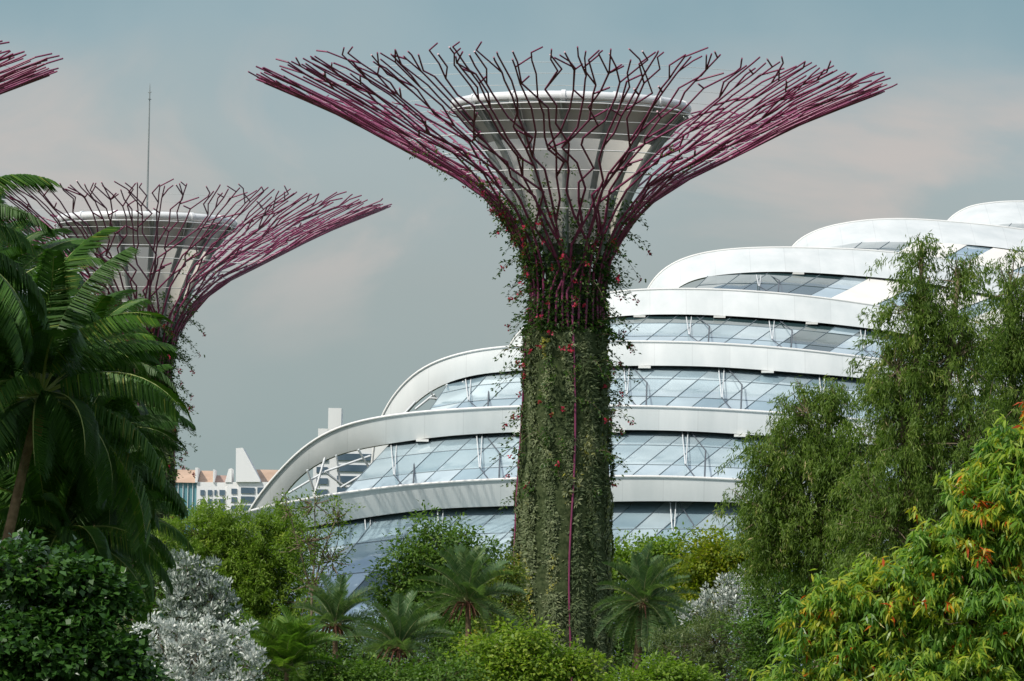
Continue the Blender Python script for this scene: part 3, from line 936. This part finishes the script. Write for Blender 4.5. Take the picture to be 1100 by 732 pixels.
cb2 = city('office_block', 'white office block banded with blue windows, glimpsed under the left arch of the dome', 860, 365)
rect(cb2, 860, 337, 406, 474, 700, M['bwhite'], 'wall', 0, 16)
for y in (488, 500, 512, 524, 536):
    rect(cb2, 860, 362, 400, y, y + 6.5, M['bglass'], 'window', .25, .6)
    rect(cb2, 860, 340, 352, y + 2, y + 8, M['bglass'], 'window', .25, .6)
rect(cb2, 860, 353, 367, 439, 473.8, M['bwhite'], 'lift_tower', 1, 9)
rect(cb2, 860, 342, 352.8, 461, 473.8, M['bwhite'], 'parapet', 1, 9)

# ------------------------------------------------------------------ vegetation
UP = np.array([0, 0, 1.0])
def ellipsoid_pts(n, c, r, shell=.55):
    d = norm(rng.normal(size=(n, 3)))
    u = rng.random(n) ** .6 * (1 - shell) + shell
    # lumpy outline
    lump = 1 + .26 * np.sin(d[:, 0] * 5 + c[0]) * np.cos(d[:, 2] * 6 + c[1]) + .15 * np.sin(d[:, 2] * 11 + c[2] * 3)
    lump = lump * (1 + .45 * rng.random(n) ** 6)
    return c + d * (u * lump)[:, None] * r

def tree(name, label, cat, D, stem_px, clumps, kind, n_tips, per_tip, leaf, spread, style='broad', group=None, bark='bark', trunk_r=.15, twig=.012, tintshift=0.0, shell=.45, show_twigs=1.0, dots=None):
    """a tapered trunk with limbs and twigs, and a crown of leaf sprays at the twig ends"""
    b = W(stem_px, 700, D)
    root = empty(name, (b.x, b.y, 0), 0, label, cat, group)
    base = np.array([b.x, b.y, 0.0])
    s = S(D)
    cs = []
    for c in clumps:
        px, py, rx, ry = c[:4]
        dd = c[4] if len(c) > 4 else 0.0
        w = np.array(W(px, py, D + dd))
        cs.append((w, np.array([rx * s, max(rx, 20) * s * .8, ry * s])))
    vol = np.array([r[0] * r[2] for c, r in cs]); vol = vol / vol.sum()
    wood = MB()
    ctop = cs[int(np.argmax(vol))][0]
    zmin = min(c[2] - r[2] * .6 for c, r in cs)
    fork = np.array([base[0] * .6 + ctop[0] * .4, base[1] * .6 + ctop[1] * .4, max(.5, min(zmin, ctop[2] * .8))])
    wood.tube([Vector(base - base), Vector((fork - base) * .5 + rng.normal(size=3) * .05), Vector(fork - base)], [trunk_r, trunk_r * .82, trunk_r * .65], 8)
    P = []; Dr = []; Nr = []; Ln = []; Wd = []; T = []
    for ci, (c, r) in enumerate(cs):
        mid = (fork + c) / 2 + rng.normal(size=3) * r * .12
        wood.tube([Vector(fork - base), Vector(mid - base), Vector(c - base), Vector(c - base + np.array([0, 0, r[2] * .45]))], [trunk_r * .55, trunk_r * .4, trunk_r * .25, trunk_r * .1], 6)
        n = max(6, int(n_tips * vol[ci]))
        tips = ellipsoid_pts(n, c, r, shell)
        tips[:, 2] = np.maximum(tips[:, 2], .3)
        for tpt in tips:
            out = (tpt - c) / r
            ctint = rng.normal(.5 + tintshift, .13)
            if rng.random() < .55 * show_twigs:
                start = c + (tpt - c) * rng.uniform(.1, .35) - np.array([0, 0, r[2] * .12])
                m2 = (start + tpt) / 2 + rng.normal(size=3) * r * .06 + np.array([0, 0, -.04 * r[2]])
                wood.tube([Vector(start - base), Vector(m2 - base), Vector(tpt - base)], [twig * 1.8, twig * 1.2, twig * .6], 3, cap=False)
            k = max(3, int(per_tip * rng.uniform(.6, 1.4)))
            sz = rng.uniform(.75, 1.25)
            if style == 'broad':
                off = rng.normal(size=(k, 3)) * spread * sz * np.array([1, 1, .65])
                pp = tpt + off
                d = off / (spread + 1e-6) * .8 + out * .5 + rng.normal(size=(k, 3)) * .6 + np.array([0, 0, -.15])
                nr = UP + out * .5 + rng.normal(size=(k, 3)) * .55
            elif style == 'hang':
                along = rng.random(k)
                dirn = norm(np.array([out[0], out[1], 0]) * .5 + rng.normal(size=3) * .45 + np.array([0, 0, .1]))
                off = np.outer(along, dirn) * spread * 2.2 * sz + rng.normal(size=(k, 3)) * spread * .28
                off[:, 2] -= along ** 2 * spread * 1.6 * sz + rng.random(k) * spread * .5
                pp = tpt + off
                d = np.array([0, 0, -1.0]) + dirn * .35 + rng.normal(size=(k, 3)) * .5
                nr = rng.normal(size=(k, 3)) + np.array([0, -.4, .5])
            elif style == 'plume':
                dirn = norm(out * .8 + rng.normal(size=3) * .4 + np.array([0, 0, .45]))
                along = rng.random(k)
                off = np.outer(along, dirn) * spread * 2.4 * sz + rng.normal(size=(k, 3)) * spread * .3
                off[:, 2] -= along ** 2 * spread * .8
                pp = tpt + off
                d = dirn * .7 + rng.normal(size=(k, 3)) * .6 + np.array([0, 0, -.25])
                nr = UP + rng.normal(size=(k, 3)) * .7
            elif style == 'lance':
                # whorls of long leaves drooping from each twig end
                dirn = norm(out * .7 + rng.normal(size=3) * .5)
                along = rng.random(k)
                off = np.outer(along, dirn) * spread * 1.5 * sz + rng.normal(size=(k, 3)) * spread * .12
                pp = tpt + off
                d = norm(rng.normal(size=(k, 3)) + dirn * .7) * .8 + np.array([0, 0, -.75])
                nr = UP * .8 + np.array([0, -.3, 0]) + rng.normal(size=(k, 3)) * .5
                ctint = rng.normal(.45 + tintshift, .2) if rng.random() > .10 else rng.uniform(.70, .90)
            else:  # rosette: small silvery leaves in tight upright heads
                off = norm(rng.normal(size=(k, 3)) + np.array([0, 0, .5]) + out * .3) * spread * sz * rng.random((k, 1)) ** .5
                pp = tpt + off
                d = off / spread + np.array([0, 0, .5]) + rng.normal(size=(k, 3)) * .3
                nr = rng.normal(size=(k, 3)) + UP * .5
            P.append(pp); Dr.append(d); Nr.append(nr)
            Ln.append(leaf[0] * rng.uniform(.65, 1.3, k)); Wd.append(leaf[1] * rng.uniform(.75, 1.25, k))
            T.append(np.clip(ctint + rng.normal(size=k) * (.22 if style == 'rosette' else .13), 0, 1))
    wood.build('trunk', M[bark], root)
    P = np.concatenate(P) - base
    V = leaf_quads(P, np.concatenate(Dr), np.concatenate(Nr), np.concatenate(Ln), np.concatenate(Wd))
    me = quads_mesh('crown', V, np.concatenate(T), ML[kind])
    link_mesh('crown', me, root)
    if dots:
        n, mname, size = dots
        idx = rng.choice(len(P), n)
        pp = np.repeat(P[idx], 5, 0) + rng.normal(size=(n * 5, 3)) * size * .4
        V = leaf_quads(pp, rng.normal(size=(n * 5, 3)), rng.normal(size=(n * 5, 3)), np.full(n * 5, size), np.full(n * 5, size * .7))
        link_mesh('flowers', quads_mesh('flowers', V, rng.random(n * 5), M[mname] if mname in M else ML[mname]), root)
    return root

# ---- palms
rnd.seed(21)
def frond_mesh(name, Lf, leaflet, n, arch, droopl, width, mkey, stem_r=.03, vshape=.5, seed=0):
    r = np.random.default_rng(seed)
    u = np.linspace(0, 1, 24)
    ang = arch[0] - (arch[0] - arch[1]) * u ** 1.4
    dx = np.cos(ang) * Lf / 23; dz = np.sin(ang) * Lf / 23
    X = np.concatenate([[0], np.cumsum(dx[:-1])]); Z = np.concatenate([[0], np.cumsum(dz[:-1])])
    st = MB()
    st.tube([(x, 0, z) for x, z in zip(X[::2], Z[::2])], [stem_r * (1 - .85 * k) for k in u[::2]], 5)
    P = []; Dv = []; Nv = []; Ln = []; Wd = []; T = []
    tb = r.uniform(.25, .75)
    for i in range(n):
        q = .16 + .84 * (i + r.random() * .6) / n
        x = np.interp(q, u, X); z = np.interp(q, u, Z); a = np.interp(q, u, ang)
        tvec = np.array([math.cos(a), 0, math.sin(a)]); nvec = np.array([-math.sin(a), 0, math.cos(a)])
        prof_ = math.sin(math.pi * min(1, (q * .86 + .14))) ** .6
        ll = leaflet * (0.35 + .65 * prof_) * r.uniform(.85, 1.1)
        for sd in (-1, 1):
            side = np.array([0, sd, 0.0])
            d1 = norm(tvec * r.uniform(.45, .7) + side * .9 + nvec * vshape * r.uniform(.6, 1.2))
            d2 = norm(d1 + np.array([0, 0, -droopl * r.uniform(.7, 1.4)]))
            p0 = np.array([x, 0, z]); p1 = p0 + d1 * ll * .5
            tt = np.clip(tb + r.normal() * .15, 0, 1)
            for (pa, dd, l2, w0, w1) in ((p0, d1, ll * .5, .55, 1.0), (p1, d2, ll * .55, 1.0, .12)):
                P.append((pa, pa + dd * l2, w0 * width, w1 * width, dd))
                T.append(tt)
    V = np.empty((len(P), 4, 3))
    for i, (a, b, w0, w1, dd) in enumerate(P):
        sdv = norm(np.cross(dd, np.array([dd[1] * .3, 0, 1.0])))
        V[i, 0] = a - sdv * w0 / 2; V[i, 1] = a + sdv * w0 / 2; V[i, 2] = b + sdv * w1 / 2; V[i, 3] = b - sdv * w1 / 2
    me = quads_mesh(name, V, np.array(T), ML[mkey])
    ms = bpy.data.meshes.new(name + '_midrib')
    ms.from_pydata(st.v, [], st.f); ms.polygons.foreach_set('use_smooth', st.sm)
    return me, ms

M['deadbase'] = mat_surface('dead_frond_base', (0.10, 0.035, 0.02), (0.2, 0.09, 0.05), 5, 0.8)
M['midrib'] = mat_surface('palm_midrib', (0.20, 0.26, 0.06), (0.30, 0.34, 0.10), 3, 0.4)
M['midrib_pale'] = mat_surface('palm_midrib_pale', (0.2, 0.22, 0.10), (0.3, 0.3, 0.14), 3, 0.4)
M['deadfrond'] = mat_leaf('dead_frond', [(0, (0.10, 0.06, 0.035)), (1, (0.22, 0.15, 0.08))], 0.8, .1)
def fronds(prefix, Lf, leaflet, n, droop, width, mkey, midrib, arches, stem_r=.03, vshape=.5):
    out = []
    for i, a in enumerate(arches):
        me, ms = frond_mesh(prefix, Lf, leaflet, n, a, droop, width, mkey, stem_r, vshape, 50 + i)
        ms.materials.append(M[midrib])
        out.append((me, ms))
    return out

def palm(name, label, D, base_px, crown_px, lib, n, size=1.0, el=(75, -25), trunk_r=.11, group=None, shaft=True, az0=0.0, skirt=0):
    b = W(base_px[0], 700, D)
    c = W(crown_px[0], crown_px[1], D)
    root = empty(name, (b.x, b.y, 0), 0, label, 'palm', group)
    off = c - b; off.z = c.z
    mb = MB()
    k = 14
    pts = []
    for i in range(k + 1):
        u = i / k
        pts.append(Vector((off.x * u ** 1.3, off.y * u, off.z * u)))
    mb.tube(pts, [trunk_r * (1.15 - .35 * i / k) for i in range(k + 1)], 9)
    for i in range(int(off.z / .28)):     # leaf scars
        u = (i + .5) / max(1, int(off.z / .28))
        q = Vector((off.x * u ** 1.3, off.y * u, off.z * u))
        mb.tube([q - Vector((0, 0, .025)), q + Vector((0, 0, .025))], trunk_r * (1.19 - .35 * u), 9)
    mb.build('trunk', M['palmtrunk'], root)
    if shaft:
        mb = MB(); mb.tube([off - Vector((off.x * .05, 0, .9)), off - Vector((0, 0, .3)), off + Vector((0, 0, .25))], [trunk_r * 1.0, trunk_r * .9, trunk_r * .35], 9)
        mb.build('crownshaft', M['crownshaft'], root)
    for i in range(n):
        u = (i + .5) / n
        elev = R_(el[0] + (el[1] - el[0]) * u ** .9 + rnd.uniform(-7, 7))
        az = az0 + i * 2.39996 + rnd.uniform(-.2, .2)
        me, ms = lib[rnd.randrange(len(lib))]
        o = link_mesh('frond', me, root)
        rot = Matrix.Rotation(az, 4, 'Z') @ Matrix.Rotation(-elev, 4, 'Y') @ Matrix.Rotation(rnd.uniform(-.35, .35), 4, 'X')
        sc = size * rnd.uniform(.85, 1.12)
        o.matrix_local = Matrix.Translation(off) @ rot @ Matrix.Scale(sc, 4)
        mo = link_mesh('midrib', ms, o)
    for i in range(skirt):
        az = i * 2.39996
        mb = MB()
        d = Vector((math.cos(az), math.sin(az), 0))
        mb.tube([off + Vector((0, 0, .05)), off + d * (.2 + .2 * (i % 3)) * size - Vector((0, 0, .05 * (i % 4))), off + d * (.4 + .3 * (i % 3)) * size - Vector((0, 0, .45 * size + .08 * (i % 5)))], [.05, .045, .012], 4)
        mb.build('dead_frond', M['deadbase'], root)
    return root

lib_big = fronds('feather_frond', 3.7, .92, 150, 2.9, .036, 'palm', 'midrib', [(.3, -.85), (.2, -1.1), (.35, -.6), (.15, -1.25), (.25, -.95)], .036, -.05)
lib_date = fronds('date_frond', 2.2, .40, 90, .12, .024, 'palmblue', 'midrib_pale', [(.25, -.6), (.1, -.9), (.3, -.4)], .022, .75)
lib_small = fronds('arching_frond', 2.0, .5, 60, .25, .038, 'palmgreen', 'midrib_pale', [(.3, -.9), (.2, -1.1), (.35, -.6)], .02, .4)
PG = 'dark feather palms at the left'
palm('feather_palm', 'dark feather palm with slanting brown trunk, its crown spreading under the mast tower', 122, (-48, 640), (44, 425), lib_big, 36, 1.06, (86, -38), .13, PG, az0=.4)
palm('feather_palm', 'dark palm crown drooping lowest and farthest right, beside the silver shrubs', 127, (84, 700), (88, 490), lib_big, 44, .76, (80, -55), .13, PG, az0=1.2)
palm('feather_palm', 'tallest dark palm cut by the left edge, fronds reaching over the others', 118, (-88, 700), (-92, 262), lib_big, 30, .92, (55, -45), .13, PG, az0=2.0)
palm('feather_palm', 'dark palm behind the slanting trunk, low at the left edge', 132, (-14, 700), (-16, 470), lib_big, 28, .95, (80, -50), .13, PG, az0=2.7)
palm('feather_palm', 'dark palm low between the slanting trunk and the glossy hedge bush', 126, (64, 700), (66, 575), lib_big, 36, .78, (80, -45), .13, PG, az0=.1)
palm('feather_palm', 'dark palm behind the others whose fronds hang below the mast tower rim', 134, (78, 700), (82, 400), lib_big, 40, .76, (75, -55), .13, PG, az0=.7)
palm('feather_palm', 'dark palm at the far left edge, second highest crown', 128, (-12, 700), (-14, 335), lib_big, 30, .9, (78, -50), .13, PG, az0=1.9)
palm('feather_palm', 'upper of the two far palms screening the mast tower, rightmost of the palm group', 140, (104, 700), (107, 455), lib_big, 40, .66, (75, -60), .12, PG, az0=.9)
palm('feather_palm', 'lower of the two far palms screening the mast tower, above the silver shrubs', 143, (104, 700), (107, 560), lib_big, 40, .68, (75, -60), .12, PG, az0=2.3)
palm('date_palm', 'grey green date palm just right of the planted tower trunk', 222, (676, 730), (691, 648), lib_date, 64, 1.05, (85, -62), .19, None, False, .3, 6)
SP = 'low arching palms in front of the dome'
palm('arching_palm', 'small palm with dark red brown heart below the thin pale tree', 212, (362, 720), (360, 672), lib_date, 40, .95, (80, -30), .12, SP, False, .2, 22)
palm('arching_palm', 'largest low palm with brown heart in front of the broad dark tree', 214, (504, 720), (503, 648), lib_date, 46, 1.1, (80, -30), .13, SP, False, 1.1, 22)
palm('arching_palm', 'small palm with brown heart between the other two brown-hearted palms', 206, (428, 720), (428, 697), lib_date, 40, .95, (80, -20), .12, SP, False, 2.2, 22)
palm('arching_palm', 'fresh green palm fountain low beside the white silver bush', 196, (308, 730), (308, 722), lib_small, 44, 1.15, (85, 0), .1, SP, False, .9)
palm('arching_palm', 'faint grey green palm top under the left weeping tree', 262, (812, 720), (815, 602), lib_date, 44, 1.2, (80, -40), .13, SP, False, .5)

# ---- trees and shrubs (clumps surveyed as px, py, rx, ry, extra distance)
tree('weeping_tree', 'tallest weeping tree with feathery foliage, right of the dome', 'tree', 152, 1000,
     [(990, 275, 14, 32), (985, 330, 34, 42), (1030, 300, 24, 26), (965, 395, 42, 48), (1025, 375, 46, 55), (975, 470, 55, 60), (1040, 470, 55, 60), (960, 555, 60, 60), (1030, 560, 60, 60), (950, 620, 70, 40), (1040, 630, 60, 40)],
     'willow', 1650, 58, (.175, .034), .28, 'hang', 'weeping trees right of the dome', 'palebark', .26, .016, shell=.25)
tree('weeping_tree', 'lower weeping tree nearest the planted tower, in front of the dome arches', 'tree', 158, 880,
     [(868, 440, 28, 28), (895, 425, 22, 20), (840, 490, 36, 34), (885, 500, 44, 45), (830, 545, 38, 36), (880, 570, 50, 44), (835, 590, 34, 26), (920, 520, 34, 60)],
     'willow', 1000, 58, (.175, .034), .28, 'hang', 'weeping trees right of the dome', 'palebark', .2, .016, tintshift=-.02, shell=.25)
tree('weeping_tree', 'weeping tree cut by the right edge of the picture', 'tree', 156, 1100,
     [(1085, 310, 20, 34), (1080, 370, 28, 40), (1110, 360, 30, 60), (1085, 440, 36, 50), (1100, 530, 50, 60)],
     'willow', 680, 58, (.175, .034), .28, 'hang', 'weeping trees right of the dome', 'palebark', .2, .016, tintshift=-.03, shell=.25)
tree('lance_leaf_tree', 'bright yellow green tree with long orange tipped leaves, lower right corner', 'tree', 64, 1000,
     [(1090, 492, 26, 34), (1050, 535, 34, 22), (1095, 560, 46, 40), (1015, 588, 30, 22), (1045, 610, 40, 30), (955, 630, 34, 22), (905, 650, 32, 18), (868, 672, 24, 16), (985, 660, 44, 30), (925, 690, 40, 26), (1065, 660, 56, 44), (875, 735, 44, 26), (960, 728, 60, 30), (1045, 728, 60, 36), (1110, 690, 36, 56)],
     'lance', 2000, 30, (.155, .030), .19, 'lance', None, 'bark', .12, .008, shell=.3)
tree('glossy_bush', 'dark glossy round leaved bush filling the lower left corner', 'bush', 92, 40,
     [(20, 615, 45, 26), (75, 625, 40, 22), (110, 645, 34, 20), (40, 690, 70, 40), (100, 710, 60, 30), (10, 730, 60, 40), (140, 735, 30, 16)],
     'dark', 800, 24, (.145, .125), .13, 'broad', None, 'bark', .1, .008, shell=.55, tintshift=.15)
SG = 'silver leaved shrubs'
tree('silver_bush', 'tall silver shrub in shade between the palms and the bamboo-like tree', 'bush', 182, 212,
     [(200, 606, 14, 14), (215, 622, 22, 18), (196, 636, 20, 20), (228, 642, 20, 22), (208, 660, 30, 20), (240, 662, 14, 20), (185, 668, 14, 22)], 'silver', 210, 20, (.17, .08), .19, 'rosette', SG, 'bark', .08, .008, tintshift=-.24)  # tint shift greys the leaves, shade put into their colour
tree('silver_bush', 'widest white silver shrub at the bottom left of the picture', 'bush', 172, 210,
     [(168, 682, 20, 22), (150, 704, 22, 24), (190, 690, 22, 26), (222, 684, 26, 20), (250, 690, 22, 24), (205, 714, 40, 22), (262, 716, 22, 20), (180, 732, 50, 18), (240, 735, 40, 16)], 'silver', 340, 20, (.16, .075), .17, 'rosette', SG, 'bark', .08, .008, tintshift=.08)
tree('silver_bush', 'silver shrub in front of the dome, between the date palm and the weeping trees', 'bush', 236, 790,
     [(790, 632, 22, 16), (768, 648, 20, 14), (745, 660, 16, 12), (815, 640, 22, 18), (835, 632, 12, 14), (795, 655, 26, 14)], 'silver', 190, 20, (.18, .08), .20, 'rosette', SG, 'bark', .08, .008, tintshift=-.05)
tree('feathery_tree', 'fluffy light green bamboo-like tree below the far office block', 'tree', 262, 255,
     [(215, 575, 32, 24), (250, 572, 34, 20), (285, 595, 40, 30), (240, 610, 52, 36), (290, 640, 46, 38), (230, 650, 50, 40), (270, 690, 60, 40), (310, 570, 22, 18)],
     'fluffy', 1700, 52, (.26, .055), .40, 'plume', None, 'bark', .2, .014, shell=.35)
tree('thin_tree', 'thin airy tree with bare pale twigs in front of the lowest arch', 'tree', 250, 338,
     [(310, 548, 18, 16), (338, 540, 26, 16), (362, 555, 20, 22), (330, 580, 30, 26), (355, 600, 26, 26), (335, 625, 28, 24)],
     'bright', 150, 15, (.17, .09), .22, 'broad', None, 'palebark', .09, .02, shell=.3, show_twigs=1.8)
tree('broad_tree', 'dense round dark green tree left of the planted tower trunk', 'tree', 252, 475,
     [(475, 590, 46, 28), (445, 615, 36, 32), (505, 610, 40, 30), (530, 635, 28, 30), (470, 645, 52, 34), (430, 650, 28, 24), (500, 670, 50, 30)],
     'mid', 760, 32, (.22, .12), .28, 'broad', None, 'bark', .2, .012, tintshift=.08, shell=.3)
YG = 'yellow green trees below the dome'
tree('yellow_tree', 'yellow green tree right of the tower trunk, behind the date palm', 'tree', 268, 720,
     [(690, 600, 36, 22), (725, 595, 36, 20), (665, 620, 26, 30), (740, 620, 40, 24), (700, 650, 60, 34)],
     'bright', 520, 30, (.22, .12), .28, 'broad', YG, 'bark', .16, .012, tintshift=.02)
tree('yellow_tree', 'brightest yellow tree crown against the lowest glass, above the silver shrub', 'tree', 258, 780,
     [(780, 592, 36, 18), (760, 610, 34, 22), (800, 612, 26, 22), (770, 640, 40, 26)],
     'yellow', 360, 30, (.22, .12), .28, 'broad', YG, 'bark', .16, .012, tintshift=.12)
BG = 'low shrubs at the foot of the planting'
tree('low_bush', 'grey olive feathery bush right of the date palm at the bottom edge', 'bush', 206, 775,
     [(770, 690, 44, 26), (735, 705, 34, 22), (805, 700, 36, 30), (770, 730, 70, 24)], 'olive', 560, 40, (.16, .035), .26, 'plume', BG, 'bark', .07, .01)
tree('low_bush', 'bright green bush in front of the foot of the tower trunk', 'bush', 200, 570,
     [(560, 690, 34, 20), (530, 705, 36, 22), (590, 715, 36, 22), (625, 720, 26, 18), (560, 732, 60, 20)], 'bright', 360, 28, (.19, .105), .24, 'broad', BG, 'bark', .07, .01, tintshift=.2)
tree('low_bush', 'small orange flecked shrub touching the left side of the tower trunk', 'bush', 226, 540,
     [(540, 660, 24, 34), (530, 690, 26, 24), (548, 620, 14, 26)], 'flecked', 320, 30, (.15, .08), .2, 'broad', BG, 'bark', .06, .01)
tree('low_bush', 'fresh green bush at the bottom edge under the date palm', 'bush', 192, 720,
     [(715, 725, 30, 14), (735, 735, 40, 16), (680, 740, 30, 14)], 'bright', 170, 26, (.19, .10), .24, 'broad', BG, 'bark', .06, .01)
tree('low_bush', 'dark shrub between the weeping trees and the orange tipped tree', 'bush', 170, 840,
     [(850, 650, 44, 40), (840, 700, 46, 44), (900, 640, 50, 30)], 'mid', 520, 34, (.16, .07), .22, 'broad', BG, 'bark', .07, .01, tintshift=-.1)
tree('low_bush', 'dark green bush behind the low brown-hearted palms', 'bush', 232, 400,
     [(400, 700, 50, 36), (450, 700, 60, 40), (350, 710, 50, 36), (500, 710, 50, 36), (380, 735, 80, 26)], 'mid', 760, 34, (.18, .08), .24, 'broad', BG, 'bark', .08, .01, tintshift=-.12)
tree('low_bush', 'leafy bush along the bottom edge left of the tower trunk, below the brown-hearted palms', 'bush', 196, 440,
     [(380, 728, 40, 16), (430, 735, 40, 16), (480, 728, 36, 18), (350, 735, 36, 16)], 'mid', 300, 28, (.19, .09), .24, 'broad', BG, 'bark', .07, .01, tintshift=.05)
tree('low_bush', 'shady green bush behind the silver shrubs on the left', 'bush', 226, 180,
     [(170, 640, 34, 50), (200, 690, 60, 50), (280, 710, 50, 40)], 'mid', 560, 34, (.18, .08), .24, 'broad', BG, 'bark', .08, .01, tintshift=-.15)
tree('low_bush', 'dark leafy bush between the tower trunk and the date palm', 'bush', 256, 665,
     [(660, 680, 40, 40), (700, 700, 60, 40), (640, 710, 50, 40), (760, 690, 60, 40)], 'mid', 620, 34, (.18, .08), .24, 'broad', BG, 'bark', .08, .01, tintshift=-.1)
